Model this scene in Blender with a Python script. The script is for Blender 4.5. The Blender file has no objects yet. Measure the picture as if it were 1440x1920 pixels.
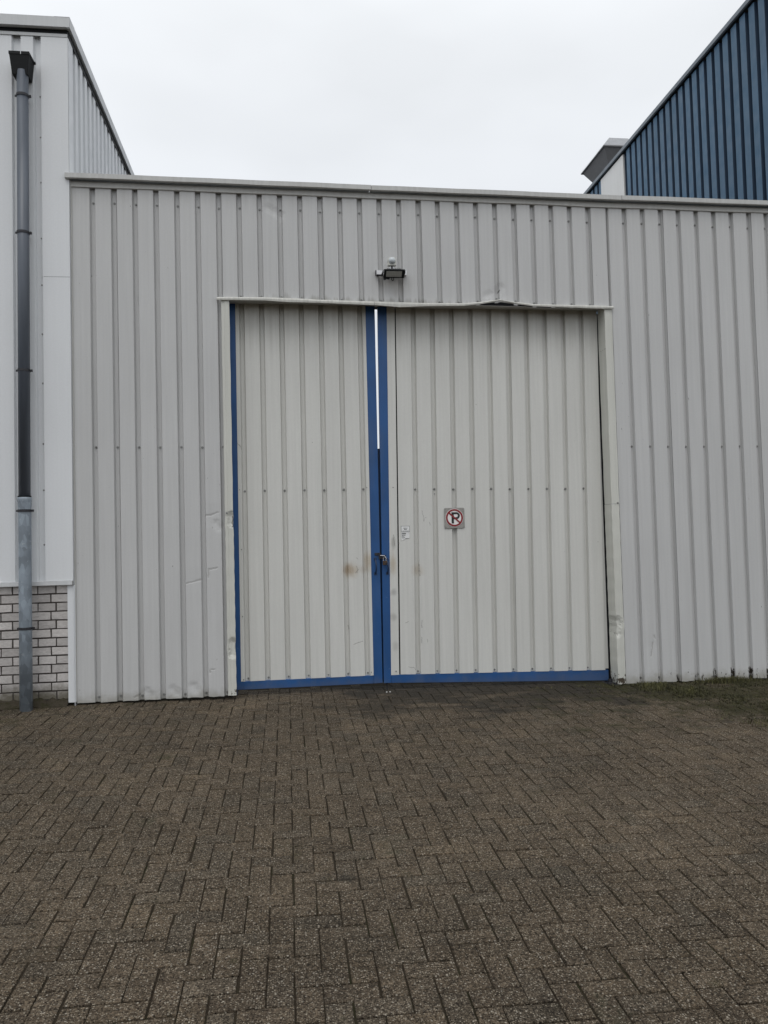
import bpy, math, random
from mathutils import Vector, Matrix
random.seed(7)
SC = bpy.context.scene
COL = SC.collection
R = math.radians

# ------------------------------------------------------------------ camera
cam_d = bpy.data.cameras.new("camera")
cam = bpy.data.objects.new("camera", cam_d)
COL.objects.link(cam)
right = Vector((0.99216013, -0.12220102, -0.02617594))
up = Vector((0.02105642, -0.04299948, 0.99885318))
fwd = Vector((0.12318643, 0.99157347, 0.04008925))
M = Matrix.Identity(4)
for i in range(3):
    M[i][0] = right[i]; M[i][1] = up[i]; M[i][2] = -fwd[i]
M[0][3], M[1][3], M[2][3] = 1.715282, -7.36307, 1.371933
cam.matrix_world = M
cam_d.sensor_fit = 'VERTICAL'
cam_d.sensor_height = 24.0
cam_d.sensor_width = 18.0
cam_d.lens = 1470.6 / 1920 * 24.0
cam_d.clip_start = 0.05
cam_d.clip_end = 2000
SC.camera = cam

# ------------------------------------------------------------------ sky, sun, exposure
SUN_EL, SUN_ROT = R(58), R(-150)
world = bpy.data.worlds.new("World")
SC.world = world
world.use_nodes = True
nt = world.node_tree
nt.nodes.clear()
N = nt.nodes.new; L = nt.links.new
out = N('ShaderNodeOutputWorld'); bg = N('ShaderNodeBackground')
bg.inputs['Strength'].default_value = 0.1
sky = N('ShaderNodeTexSky'); sky.sky_type = 'NISHITA'; sky.sun_disc = False
sky.sun_elevation = SUN_EL; sky.sun_rotation = SUN_ROT
tc = N('ShaderNodeTexCoord')
sep = N('ShaderNodeSeparateXYZ'); L(tc.outputs['Generated'], sep.inputs[0])
ramp = N('ShaderNodeMapRange'); ramp.inputs['From Min'].default_value = 0.35
ramp.inputs['From Max'].default_value = 1.0
ramp.inputs['To Min'].default_value = 0.0; ramp.inputs['To Max'].default_value = 1.0
L(sep.outputs['Z'], ramp.inputs['Value'])
grad = N('ShaderNodeMix'); grad.data_type = 'RGBA'
grad.inputs['A'].default_value = (8.3, 8.6, 9.0, 1)
grad.inputs['B'].default_value = (13.5, 13.8, 14.0, 1)
L(ramp.outputs[0], grad.inputs['Factor'])
mp = N('ShaderNodeMapping'); mp.inputs['Scale'].default_value = (1.0, 1.0, 2.4)
mp.inputs['Location'].default_value = (0.35, 0.1, 0.4)
L(tc.outputs['Generated'], mp.inputs[0])
cl = N('ShaderNodeTexNoise'); cl.inputs['Scale'].default_value = 1.9
cl.inputs['Detail'].default_value = 4; cl.inputs['Roughness'].default_value = 0.45
L(mp.outputs[0], cl.inputs['Vector'])
cr = N('ShaderNodeMapRange'); cr.inputs['From Min'].default_value = 0.35
cr.inputs['From Max'].default_value = 0.65
cr.inputs['To Min'].default_value = 0.89; cr.inputs['To Max'].default_value = 1.05
L(cl.outputs['Fac'], cr.inputs['Value'])
mul = N('ShaderNodeVectorMath'); mul.operation = 'SCALE'
L(grad.outputs['Result'], mul.inputs[0]); L(cr.outputs[0], mul.inputs['Scale'])
mix = N('ShaderNodeMix'); mix.data_type = 'RGBA'; mix.inputs['Factor'].default_value = 0.05
L(mul.outputs[0], mix.inputs['A']); L(sky.outputs[0], mix.inputs['B'])
L(mix.outputs['Result'], bg.inputs['Color']); L(bg.outputs[0], out.inputs[0])

sun_d = bpy.data.lights.new("sun", 'SUN'); sun_d.energy = 0.75; sun_d.angle = R(35)
sun_d.color = (1.0, 0.97, 0.93)
sun = bpy.data.objects.new("sun", sun_d); COL.objects.link(sun)
# from high up, behind and a little left of the camera
sd = Vector((-0.15, -0.55, 1.0)).normalized()
sun.rotation_euler = sd.to_track_quat('Z', 'Y').to_euler()
sky.sun_elevation = math.asin(sd.z); sky.sun_rotation = math.atan2(sd.x, sd.y)

vs = SC.view_settings
vs.view_transform = 'Standard'; vs.look = 'None'; vs.exposure = 0.0; vs.gamma = 1.0
vs.use_curve_mapping = False

# ------------------------------------------------------------------ mesh helpers
class MB:
    def __init__(s): s.v = []; s.f = []
    def add(s, vs_, fs):
        n = len(s.v); s.v += [tuple(p) for p in vs_]; s.f += [tuple(i + n for i in f) for f in fs]
    def box(s, x0, x1, y0, y1, z0, z1):
        s.add([(x0,y0,z0),(x1,y0,z0),(x1,y1,z0),(x0,y1,z0),(x0,y0,z1),(x1,y0,z1),(x1,y1,z1),(x0,y1,z1)],
              [(0,3,2,1),(4,5,6,7),(0,1,5,4),(1,2,6,5),(2,3,7,6),(3,0,4,7)])
    def hexa(s, p):   # 8 points in box order
        s.add(p, [(0,3,2,1),(4,5,6,7),(0,1,5,4),(1,2,6,5),(2,3,7,6),(3,0,4,7)])
    def prism_xz(s, pts, y0, y1):  # outline in x,z (counter-clockwise seen from -y)
        n = len(pts)
        s.add([(x,y0,z) for x,z in pts] + [(x,y1,z) for x,z in pts],
              [tuple(range(n)), tuple(reversed(range(n, 2*n)))] +
              [((i+1)%n, i, i+n, (i+1)%n+n) for i in range(n)])
    def tube(s, path, r, n=16, caps=True):
        path = [Vector(p) for p in path]
        rs = r if isinstance(r, (list, tuple)) else [r]*len(path)
        rings = []; u = None
        for i, p in enumerate(path):
            a = path[max(i-1, 0)]; b = path[min(i+1, len(path)-1)]
            t = (b-a).normalized()
            if u is None:
                u = t.orthogonal().normalized()
            u = (u - t*u.dot(t)).normalized(); w = t.cross(u)
            rings.append([p + rs[i]*(math.cos(2*math.pi*k/n)*u + math.sin(2*math.pi*k/n)*w) for k in range(n)])
        vs_ = [q for rg in rings for q in rg]; fs = []
        for i in range(len(path)-1):
            for k in range(n):
                fs.append((i*n+k, i*n+(k+1)%n, (i+1)*n+(k+1)%n, (i+1)*n+k))
        if caps:
            fs.append(tuple(reversed(range(n)))); fs.append(tuple(range((len(path)-1)*n, len(path)*n)))
        s.add(vs_, fs)
    def grid(s, cols):  # cols: list of columns, each a list of points
        m = len(cols[0]); vs_ = [p for c in cols for p in c]; fs = []
        for i in range(len(cols)-1):
            for k in range(m-1):
                fs.append((i*m+k, (i+1)*m+k, (i+1)*m+k+1, i*m+k+1))
        s.add(vs_, fs)
    def strip_profile(s, prof, stations):
        # prof(t) -> list of (y,z); stations list of (x, prof pts)
        cols = [[(x, y, z) for y, z in pts] for x, pts in stations]
        s.grid(cols)

BASE = {}
def empty(name, loc, label, cat, group=None, kind=None):
    o = bpy.data.objects.new(name, None); COL.objects.link(o)
    o.location = loc; o.empty_display_size = 0.1
    o['label'] = label; o['category'] = cat
    if group: o['group'] = group
    if kind: o['kind'] = kind
    BASE[o.name] = Vector(loc)
    return o
def mesh_obj(name, mb, mat, parent=None, loc=None, smooth=False, bevel=0.0, thick=0.0):
    base = BASE[parent.name] if parent else Vector(loc or (0,0,0))
    off = Vector(loc) if (parent and loc) else base
    me = bpy.data.meshes.new(name)
    me.from_pydata([tuple(Vector(p) - off) for p in mb.v], [], mb.f)
    me.update()
    if smooth:
        me.shade_smooth()
    me.materials.append(mat)
    o = bpy.data.objects.new(name, me); COL.objects.link(o)
    BASE[o.name] = off
    if parent:
        o.parent = parent; o.location = off - base
    else:
        o.location = off
    if thick:
        m = o.modifiers.new('solid', 'SOLIDIFY'); m.thickness = thick; m.offset = -1
    if bevel:
        m = o.modifiers.new('bevel', 'BEVEL'); m.width = bevel; m.segments = 2; m.limit_method = 'ANGLE'
        m.angle_limit = R(40)
    return o
def label(o, text): o['label'] = text; return o

# ------------------------------------------------------------------ material helpers
class Mat:
    def __init__(s, name, color, rough=0.5, metal=0.0, spec=0.5):
        s.m = bpy.data.materials.new(name); s.m.use_nodes = True
        s.nt = s.m.node_tree; s.b = s.nt.nodes['Principled BSDF']
        s.b.inputs['Roughness'].default_value = rough
        s.b.inputs['Metallic'].default_value = metal
        s.b.inputs['Specular IOR Level'].default_value = spec
        c = s.N('ShaderNodeRGB'); c.outputs[0].default_value = (*color, 1)
        s.col = c.outputs[0]
        s.tc = s.N('ShaderNodeTexCoord'); s.co = s.tc.outputs['Object']
        s.h = None
    def N(s, t, **kw):
        n = s.nt.nodes.new(t)
        for k, v in kw.items(): setattr(n, k, v)
        return n
    def L(s, a, b): s.nt.links.new(a, b)
    def mapping(s, scale, loc=(0,0,0), rot=(0,0,0)):
        m = s.N('ShaderNodeMapping'); m.inputs['Scale'].default_value = scale
        m.inputs['Location'].default_value = loc; m.inputs['Rotation'].default_value = rot
        s.L(s.co, m.inputs[0]); return m.outputs[0]
    def noise(s, scale, vec=None, detail=3, rough=0.5, dist=0.0):
        n = s.N('ShaderNodeTexNoise'); n.inputs['Scale'].default_value = scale
        n.inputs['Detail'].default_value = detail; n.inputs['Roughness'].default_value = rough
        n.inputs['Distortion'].default_value = dist
        s.L(vec or s.co, n.inputs['Vector']); return n.outputs['Fac']
    def voro(s, scale, vec=None, feature='F1', out='Distance', rnd=1.0):
        n = s.N('ShaderNodeTexVoronoi', feature=feature); n.inputs['Scale'].default_value = scale
        n.inputs['Randomness'].default_value = rnd
        s.L(vec or s.co, n.inputs['Vector']); return n.outputs[out]
    def rng(s, val, a, b, c=0.0, d=1.0, smooth=False):
        n = s.N('ShaderNodeMapRange'); n.clamp = True
        if smooth: n.interpolation_type = 'SMOOTHSTEP'
        for k, v in (('From Min', a), ('From Max', b), ('To Min', c), ('To Max', d)):
            n.inputs[k].default_value = v
        s.L(val, n.inputs['Value']); return n.outputs[0]
    def math(s, op, a, b=None, c=None):
        n = s.N('ShaderNodeMath', operation=op)
        for i, v in enumerate((a, b, c)):
            if v is None: continue
            if isinstance(v, (int, float)): n.inputs[i].default_value = v
            else: s.L(v, n.inputs[i])
        return n.outputs[0]
    def mix(s, fac, color, mode='MIX'):
        n = s.N('ShaderNodeMix', data_type='RGBA', blend_type=mode)
        if isinstance(fac, (int, float)): n.inputs['Factor'].default_value = fac
        else: s.L(fac, n.inputs['Factor'])
        s.L(s.col, n.inputs['A'])
        if isinstance(color, tuple): n.inputs['B'].default_value = (*color, 1)
        else: s.L(color, n.inputs['B'])
        s.col = n.outputs['Result']
    def scale_col(s, fac):
        n = s.N('ShaderNodeVectorMath', operation='SCALE')
        s.L(s.col, n.inputs[0]); s.L(fac, n.inputs['Scale']); s.col = n.outputs[0]
    def bump(s, h, dist, strength=1.0):
        n = s.N('ShaderNodeBump'); n.inputs['Distance'].default_value = dist
        n.inputs['Strength'].default_value = strength
        s.L(h, n.inputs['Height'])
        if s.h: s.L(s.h, n.inputs['Normal'])
        s.h = n.outputs[0]
    def xyz(s):
        n = s.N('ShaderNodeSeparateXYZ'); s.L(s.co, n.inputs[0]); return n.outputs
    def attr(s, name):
        n = s.N('ShaderNodeAttribute'); n.attribute_name = name; return n.outputs['Fac']
    def segs(s, lst, origin, w):
        """mask (1 on the marks) of a list of line segments ((x0,z0),(x1,z1)) in metres"""
        x, y, z = s.xyz(); x = s.math('ADD', x, origin[0]); z = s.math('ADD', z, origin[2])
        nn = s.noise(35, detail=2); wob = s.math('MULTIPLY', s.math('SUBTRACT', nn, 0.5), 0.024)
        x = s.math('ADD', x, wob); z = s.math('ADD', z, wob)
        res = None
        for (a, b) in lst:
            dx, dz = b[0]-a[0], b[1]-a[1]; l2 = dx*dx+dz*dz + 1e-9
            px = s.math('SUBTRACT', x, a[0]); pz = s.math('SUBTRACT', z, a[1])
            t = s.math('ADD', s.math('MULTIPLY', px, dx/l2), s.math('MULTIPLY', pz, dz/l2))
            t = s.math('MINIMUM', s.math('MAXIMUM', t, 0.0), 1.0)
            ex = s.math('SUBTRACT', px, s.math('MULTIPLY', t, dx))
            ez = s.math('SUBTRACT', pz, s.math('MULTIPLY', t, dz))
            d = s.math('SQRT', s.math('ADD', s.math('MULTIPLY', ex, ex), s.math('MULTIPLY', ez, ez)))
            res = d if res is None else s.math('MINIMUM', res, d)
        return s.rng(res, w*0.4, w, 1.0, 0.0, True), res
    def blob(s, cx, cz, rx, rz, origin, mod=None):
        x, y, z = s.xyz()
        ax = s.math('DIVIDE', s.math('ADD', x, origin[0]-cx), rx)
        az = s.math('DIVIDE', s.math('ADD', z, origin[2]-cz), rz)
        d = s.math('SQRT', s.math('ADD', s.math('MULTIPLY', ax, ax), s.math('MULTIPLY', az, az)))
        if mod is not None: d = s.math('ADD', d, s.math('MULTIPLY', s.math('SUBTRACT', mod, 0.5), 1.1))
        return s.rng(d, 0.15, 1.0, 1.0, 0.0, True)
    def done(s):
        s.L(s.col, s.b.inputs['Base Color'])
        if s.h: s.L(s.h, s.b.inputs['Normal'])
        return s.m

WALL_L = (0.0, 0.0, 0.0)
def coated(name, color, rough=0.42, streak=0.10, dirt=0.0, origin=(0,0,0), oil=0.010):
    m = Mat(name, color, rough, 0.0, 0.45)
    st = m.noise(1.0, m.mapping((38, 38, 0.9)), detail=4, rough=0.6)
    m.scale_col(m.rng(st, 0.3, 0.7, 1.0-streak, 1.0+streak*0.4))
    big = m.noise(0.9, m.mapping((1, 1, 0.6)), detail=3)
    m.scale_col(m.rng(big, 0.3, 0.7, 0.95, 1.03))
    fine = m.noise(60, detail=3, rough=0.7)
    m.scale_col(m.rng(fine, 0.3, 0.7, 0.975, 1.02))
    oc = m.noise(2.3, m.mapping((1.6, 1.6, 0.5)), detail=2)
    m.bump(oc, oil, 0.6)
    r = m.noise(7, detail=4)
    m.L(m.rng(r, 0.3, 0.7, rough-0.07, rough+0.12), m.b.inputs['Roughness'])
    return m

# wall cladding
mw = coated('grey_wall_coating', (0.542, 0.542, 0.537), 0.42, 0.06)
x_, y_, z_ = mw.xyz()
# splash dirt and algae with ragged outline close to the sheet feet
rag = mw.noise(9, detail=5, rough=0.7)
foot = mw.math('SUBTRACT', mw.math('ADD', z_, mw.math('MULTIPLY', x_, 0.012)), mw.math('MULTIPLY', rag, 0.22))
mw.mix(mw.rng(foot, -0.11, 0.02, 0.55, 0.0, True), (0.24, 0.225, 0.175))
creases = [((5.30,0.9),(5.305,0.93)), ((0.794,1.054),(0.925,1.084)), ((0.99,1.106),(0.993,1.17)), ((0.993,1.175),(1.065,1.185)),
           ((0.975,1.67),(1.02,1.675)), ((1.02,1.675),(1.09,1.70)), ((5.255,0.33),(5.235,0.225)),
           ((5.28,0.37),(5.27,0.40)), ((5.235,0.225),(5.23,0.20)),
           ((0.32,0.045),(0.36,0.06)), ((1.0,0.26),(1.03,0.262)), ((0.99,0.255),(0.992,0.235))]
mk, md = mw.segs(creases, WALL_L, 0.008)
mw.bump(mw.rng(md, 0.0, 0.016, 0.0, 1.0, True), 0.0022, 1.0)
mw.mix(mw.math('MULTIPLY', mk, 0.32), (0.17, 0.16, 0.14))
dents = [((3.815,3.80),(3.84,3.84)), ((3.70,3.76),(3.72,3.77)), ((1.60,4.57),(1.72,4.50)), ((0.66,0.10),(0.70,0.06)),
         ((0.84,0.12),(0.86,0.09)), ((0.43,0.09),(0.46,0.06)), ((1.10,1.56),(1.07,1.60))]
mk2, md2 = mw.segs(dents, WALL_L, 0.02)
mw.bump(mw.rng(md2, 0.0, 0.06, 0.0, 1.0, True), 0.006, 1.0)
tear, _ = mw.segs([((3.818,3.80),(3.826,3.815))], WALL_L, 0.006)
mw.mix(mw.math('MULTIPLY', tear, 0.8), (0.05, 0.05, 0.05))
# rain dirt that collected above the flashing over the gate; darker patch below the lamp
sx = mw.noise(1.0, mw.mapping((22, 22, 1.2)), detail=4)
ab = mw.math('SUBTRACT', mw.math('ADD', z_, mw.math('MULTIPLY', x_, 0.011)), mw.math('MULTIPLY', sx, 0.20))
m1 = mw.math('MULTIPLY', mw.rng(ab, 3.60, 3.66, 1.0, 0.0, True), mw.rng(z_, 3.5, 3.55, 0.0, 1.0))
m1 = mw.math('MULTIPLY', m1, mw.math('MULTIPLY', mw.rng(x_, 1.15, 2.0, 0.0, 1.0), mw.rng(x_, 3.0, 4.8, 1.0, 0.0)))
mw.mix(mw.math('MULTIPLY', m1, 0.55), (0.19, 0.18, 0.15))
lamp_patch = mw.blob(2.80, 3.86, 0.19, 0.17, WALL_L, sx)
mw.mix(mw.math('MULTIPLY', lamp_patch, 0.42), (0.20, 0.18, 0.155))
tz = mw.math('ADD', z_, mw.math('MULTIPLY', mw.noise(1.0, mw.mapping((16, 16, 0.7), loc=(5, 0, 2)), detail=4), 0.9))
mw.mix(mw.rng(tz, 4.95, 5.45, 0.0, 0.30, True), (0.30, 0.29, 0.26))
# flaked coating with rust at the feet of the right hand sheets
fl = mw.noise(26, mw.mapping((1.4, 1, 0.5)), detail=4, rough=0.7)
low = mw.math('MULTIPLY', mw.rng(mw.math('ADD', z_, mw.math('MULTIPLY', x_, 0.012)), 0.05, 0.19, 1.0, 0.0, True), mw.rng(x_, 4.9, 6.2, 0.12, 1.0))
grv = mw.rng(y_, 0.008, 0.02, 0.42, 1.0)
flake = mw.rng(mw.math('ADD', fl, mw.math('MULTIPLY', mw.math('MULTIPLY', low, grv), 0.33)), 0.70, 0.735)
mw.mix(flake, (0.035, 0.028, 0.022))
M_WALL = mw.done()

M_BLOCK = Mat('dark_block', (0.05, 0.045, 0.035), 0.9, 0, 0.2).done()  # dark colour for the added blocks behind the wall foot
M_TRIM = coated('grey_trim_coating', (0.50, 0.495, 0.47), 0.4, 0.08).done()
M_LIP = coated('flashing_coating', (0.62, 0.615, 0.57), 0.42, 0.16).done()
M_COPING = coated('coping_coating', (0.50, 0.50, 0.485), 0.45, 0.10).done()
mj = coated('cream_jamb_coating', (0.60, 0.60, 0.55), 0.4, 0.08)
_, jd = mj.segs([((1.217,1.60),(1.215,1.66)), ((1.20,0.40),(1.205,0.50)), ((4.894,0.56),(4.90,0.52)), ((4.885,0.50),(4.88,0.44))], WALL_L, 0.02)
mj.bump(mj.rng(jd, 0.0, 0.06, 0.0, 1.0, True), 0.02, 1.0)
jm, _ = mj.segs([((1.220,1.66),(1.217,1.56)), ((4.80,3.22),(4.87,3.235)), ((4.88,0.44),(4.885,0.42))], WALL_L, 0.006)
mj.mix(mj.math('MULTIPLY', jm, 0.8), (0.08, 0.07, 0.06))
fl = mj.noise(24, detail=4, rough=0.7)
_, _, jz = mj.xyz()
mj.mix(mj.rng(mj.math('ADD', fl, mj.rng(jz, 0.0, 0.12, 0.22, 0.0)), 0.72, 0.75), (0.06, 0.045, 0.03))
M_JAMB = mj.done()

# gate coating, one per leaf so that the stains sit where they are
def gate_mat(name, origin, rust, marks, smudge):
    m = coated(name, (0.635, 0.632, 0.60), 0.4, 0.06)
    rg = m.noise(1.0, m.mapping((75, 75, 6)), detail=4, rough=0.7)
    rb = m.noise(7, detail=5, rough=0.7)
    for (cx, cz, rx, rz, c, k) in rust:
        q = m.blob(cx, cz, rx, rz, origin, rb)
        m.mix(m.math('MULTIPLY', m.math('MULTIPLY', q, m.rng(rg, 0.3, 0.7, 0.55, 1.0)), k), c)
    for (cx, cz, rx, rz, c, k) in smudge:
        q = m.blob(cx, cz, rx, rz, origin, rb)
        m.mix(m.math('MULTIPLY', q, k), c)
    mk, md = m.segs(marks, origin, 0.0045)
    m.mix(m.math('MULTIPLY', mk, 0.5), (0.14, 0.13, 0.12))
    sp = m.voro(5.5, feature='F1', out='Distance')
    m.mix(m.math('MULTIPLY', m.rng(sp, 0.012, 0.028, 1.0, 0.0), 0.7), (0.10, 0.09, 0.075))
    rub = m.noise(14, m.mapping((1, 1, 0.35), loc=(3, 1, 2)), detail=5, rough=0.75)
    m.mix(m.rng(rub, 0.66, 0.78, 0.0, 0.22), (0.28, 0.26, 0.21))
    # streaky darkening towards the top of the leaf
    _, _, z = m.xyz()
    st = m.noise(1.0, m.mapping((30, 30, 1.0)), detail=4)
    dz = m.math('ADD', z, m.math('MULTIPLY', st, 0.7))
    m.mix(m.rng(dz, 3.5, 4.1, 0.0, 0.35, True), (0.26, 0.24, 0.19))
    return m.done()
LL = (1.21, 0.17, 0.03); RL = (4.86, 0.17, 0.0)
RUST = (0.27, 0.175, 0.085); TAN = (0.40, 0.30, 0.175)
M_GATE_L = gate_mat('left_leaf_coating', LL,
    [(2.315,1.125,0.115,0.10,TAN,0.62), (2.30,1.125,0.06,0.09,RUST,0.60), (2.49,1.20,0.07,0.14,TAN,0.6), (2.43,1.13,0.05,0.06,RUST,0.3)],
    [((2.37,1.24),(2.385,1.23)), ((2.29,1.14),(2.293,1.13)), ((2.36,1.10),(2.385,1.125)), ((2.37,1.16),(2.38,1.10)), ((2.245,1.125),(2.25,1.12)),
     ((2.28,0.60),(2.283,0.56)), ((2.33,0.42),(2.41,0.44)), ((1.26,2.36),(1.285,2.34)), ((1.285,2.34),(1.30,2.30))], [])
M_GATE_R = gate_mat('right_leaf_coating', RL,
    [(2.725,1.18,0.05,0.15,TAN,0.6), (2.96,1.11,0.09,0.09,TAN,0.32), (2.955,1.105,0.03,0.05,RUST,0.2)],
    [((3.02,1.68),(3.04,1.58)), ((3.06,1.62),(3.065,1.615)), ((3.09,1.57),(3.10,1.54)), ((2.98,1.16),(2.985,1.05)), ((2.83,0.60),(2.86,0.615)),
     ((2.85,0.18),(2.90,0.17)), ((2.90,0.17),(2.915,0.15)), ((2.985,0.46),(2.985,0.40)), ((3.04,0.44),(3.042,0.41)), ((2.735,1.45),(2.745,1.35)), ((2.99,0.62),(2.99,0.55))],
    [(2.735,1.38,0.03,0.09,(0.20,0.19,0.17),0.5), (2.725,0.90,0.05,0.05,(0.25,0.24,0.24),0.5), (2.72,0.66,0.05,0.06,(0.27,0.25,0.23),0.45), (2.73,0.38,0.05,0.07,(0.30,0.29,0.26),0.35)])

mb_ = Mat('blue_frame_paint', (0.010, 0.072, 0.225), 0.42, 0.0, 0.5)
nz = mb_.noise(3.0, detail=4); mb_.scale_col(mb_.rng(nz, 0.3, 0.7, 0.85, 1.15))
chip = mb_.noise(22, detail=3, rough=0.6)
mb_.mix(mb_.rng(chip, 0.71, 0.74, 0.0, 0.4), (0.14, 0.21, 0.32))
bz_ = mb_.math('SUBTRACT', mb_.xyz()[2], mb_.math('MULTIPLY', mb_.noise(14, detail=5, rough=0.7), 0.16))
mb_.mix(mb_.rng(bz_, -0.09, 0.01, 0.28, 0.0, True), (0.13, 0.12, 0.10))
fd = mb_.noise(1.0, mb_.mapping((9, 9, 1.5)), detail=4); mb_.mix(mb_.rng(fd, 0.5, 0.7, 0.0, 0.25), (0.04, 0.095, 0.19))
dust = mb_.noise(5, mb_.mapping((1, 1, 0.3)), detail=4)
mb_.mix(mb_.rng(dust, 0.5, 0.75, 0.0, 0.12), (0.20, 0.20, 0.19))
M_BLUE = mb_.done()
M_DARKBLUE = Mat('dark_blue_strip_paint', (0.010, 0.028, 0.075), 0.45).done()

ms = Mat('zinc_screw', (0.30, 0.30, 0.29), 0.4, 0.6)
ms.scale_col(ms.rng(ms.noise(200), 0.3, 0.7, 0.6, 1.2)); M_SCREW = ms.done()
M_BLACK = Mat('black_plastic', (0.008, 0.009, 0.010), 0.6, 0, 0.2).done()
M_DARKSTEEL = Mat('dark_steel', (0.035, 0.035, 0.04), 0.5, 0.4).done()
M_SILVER = Mat('chromed_steel', (0.75, 0.75, 0.76), 0.25, 1.0).done()
mr = Mat('rusty_steel', (0.10, 0.055, 0.03), 0.7, 0.3)
mr.mix(mr.rng(mr.noise(90, detail=4), 0.4, 0.6), (0.03, 0.025, 0.02)); M_RUSTY = mr.done()
M_WHITEPL = Mat('white_plastic', (0.78, 0.78, 0.80), 0.4).done()
M_DOME = Mat('milky_sensor_lens', (0.56, 0.60, 0.62), 0.3).done()
mg = Mat('lamp_glass', (0.36, 0.36, 0.34), 0.2, 0.0, 0.5)
vv = mg.voro(60, rnd=0.0); mg.scale_col(mg.rng(vv, 0.1, 0.5, 0.7, 1.1)); M_GLASS = mg.done()

# left building
ml = coated('white_cladding_coating', (0.735, 0.75, 0.765), 0.40, 0.018)
mk, _ = ml.segs([((-0.395,3.50),(-0.40,3.43))], WALL_L, 0.004); ml.mix(ml.math('MULTIPLY', mk, 0.4), (0.2,0.2,0.2))
M_LB = ml.done()
M_LBTRIM = coated('white_building_trim', (0.57, 0.58, 0.585), 0.4, 0.06).done()
mbk = Mat('whitish_brick', (0.55, 0.52, 0.50), 0.9, 0, 0.2)
tone = mbk.attr('tone'); mbk.scale_col(mbk.rng(tone, 0, 1, 0.80, 1.12))
bn = mbk.noise(28, mbk.mapping((1, 1, 1.6), rot=(0, 0.5, 0)), detail=5, rough=0.7)
mbk.scale_col(mbk.rng(bn, 0.3, 0.72, 0.80, 1.12)); mbk.bump(bn, 0.006, 1.0)
bx, by, bz = mbk.xyz()
al = mbk.math('SUBTRACT', bz, mbk.math('MULTIPLY', mbk.noise(7, detail=5, rough=0.7), 0.28))
mbk.mix(mbk.rng(al, -0.06, 0.10, 0.85, 0.0, True), (0.085, 0.075, 0.045))
M_BRICK = mbk.done()
mmo = Mat('dark_mortar', (0.075, 0.066, 0.060), 0.95, 0, 0.1)
mmo.bump(mmo.noise(150), 0.002); M_MORTAR = mmo.done()
mc = Mat('mossy_concrete_footing', (0.050, 0.042, 0.030), 0.95, 0, 0.2)
mc.mix(mc.rng(mc.noise(18, detail=5, rough=0.7), 0.5, 0.65), (0.034, 0.032, 0.016)); mc.bump(mc.noise(40, detail=5), 0.01)
M_FOOT = mc.done()
mp1 = Mat('dark_grey_pvc', (0.082, 0.095, 0.117), 0.38, 0, 0.5)
mp1.scale_col(mp1.rng(mp1.noise(1.0, mp1.mapping((12,12,1.2)), detail=4), 0.3, 0.7, 0.8, 1.25)); M_PVC = mp1.done()
mgv = Mat('galvanised_steel', (0.225, 0.262, 0.300), 0.5, 0.0, 0.5)
sp = mgv.voro(26, mgv.mapping((1, 1, 0.55)), out='Color')
spn = mgv.N('ShaderNodeSeparateColor'); mgv.L(sp, spn.inputs[0])
mgv.scale_col(mgv.rng(spn.outputs[0], 0, 1, 0.80, 1.25))
mgv.scale_col(mgv.rng(mgv.noise(5, detail=5), 0.3, 0.7, 0.8, 1.2))
wv = mgv.noise(45, mgv.mapping((1, 1, 0.7)), detail=3); mgv.mix(mgv.rng(wv, 0.66, 0.72, 0, 0.5), (0.42, 0.45, 0.48))
M_GALV = mgv.done()

# blue building
mbb = coated('blue_cladding_coating', (0.047, 0.130, 0.225), 0.48, 0.10)
mbb.scale_col(mbb.rng(mbb.noise(0.35, detail=2), 0.35, 0.65, 0.86, 1.16)); M_BB = mbb.done()
M_BBTRIM = coated('blue_grey_eave_trim', (0.15, 0.18, 0.21), 0.4, 0.08).done()
M_BBSHADE = coated('groove_shade_navy', (0.018, 0.040, 0.075), 0.5, 0.10).done()  # darker copy of the blue cladding, shade painted into the recesses
M_PANEL = coated('white_panel_coating', (0.80, 0.80, 0.78), 0.45, 0.05).done()
M_COWL = coated('grey_cowl_sheet', (0.30, 0.31, 0.325), 0.45, 0.10).done()
M_COWLSHADE = coated('shaded_cowl_sheet', (0.20, 0.20, 0.205), 0.75, 0.12).done()  # darker copy of the cowl sheet, shade painted on rim and skirt
mrf = Mat('roof_felt', (0.06, 0.06, 0.06), 0.9); mrf.scale_col(mrf.rng(mrf.noise(4, detail=5), 0.3, 0.7, 0.7, 1.2)); M_ROOF = mrf.done()

# ground materials
def stones(m, sc, thr, bright, amount):
    c = m.voro(sc, out='Color'); d = m.voro(sc, out='Distance')
    s3 = m.N('ShaderNodeSeparateColor'); m.L(c, s3.inputs[0])
    pick = m.rng(s3.outputs[0], thr, thr+0.03)
    rnd = m.rng(d, 0.22, 0.50, 1.0, 0.0, True)
    mask = m.math('MULTIPLY', m.math('MULTIPLY', pick, rnd), m.rng(s3.outputs[1], 0, 1, 0.25, 1.0))
    m.mix(m.math('MULTIPLY', mask, amount), bright)
    return mask
mpv = Mat('brown_concrete_paver', (0.088, 0.0675, 0.0465), 0.9, 0, 0.15)
tone = mpv.attr('tone'); hue = mpv.attr('hue')
mpv.mix(mpv.rng(hue, 0.6, 1.0, 0.0, 0.45), (0.096, 0.072, 0.046))
mpv.mix(mpv.rng(hue, 0.0, 0.35, 0.45, 0.0), (0.066, 0.058, 0.045))
mpv.scale_col(mpv.rng(tone, 0, 1, 0.84, 1.15))
pa = mpv.noise(1.1, detail=4, rough=0.6); mpv.scale_col(mpv.rng(pa, 0.32, 0.68, 0.74, 1.28))
pb = mpv.noise(8, detail=5, rough=0.65); mpv.scale_col(mpv.rng(pb, 0.3, 0.7, 0.74, 1.26))
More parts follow.
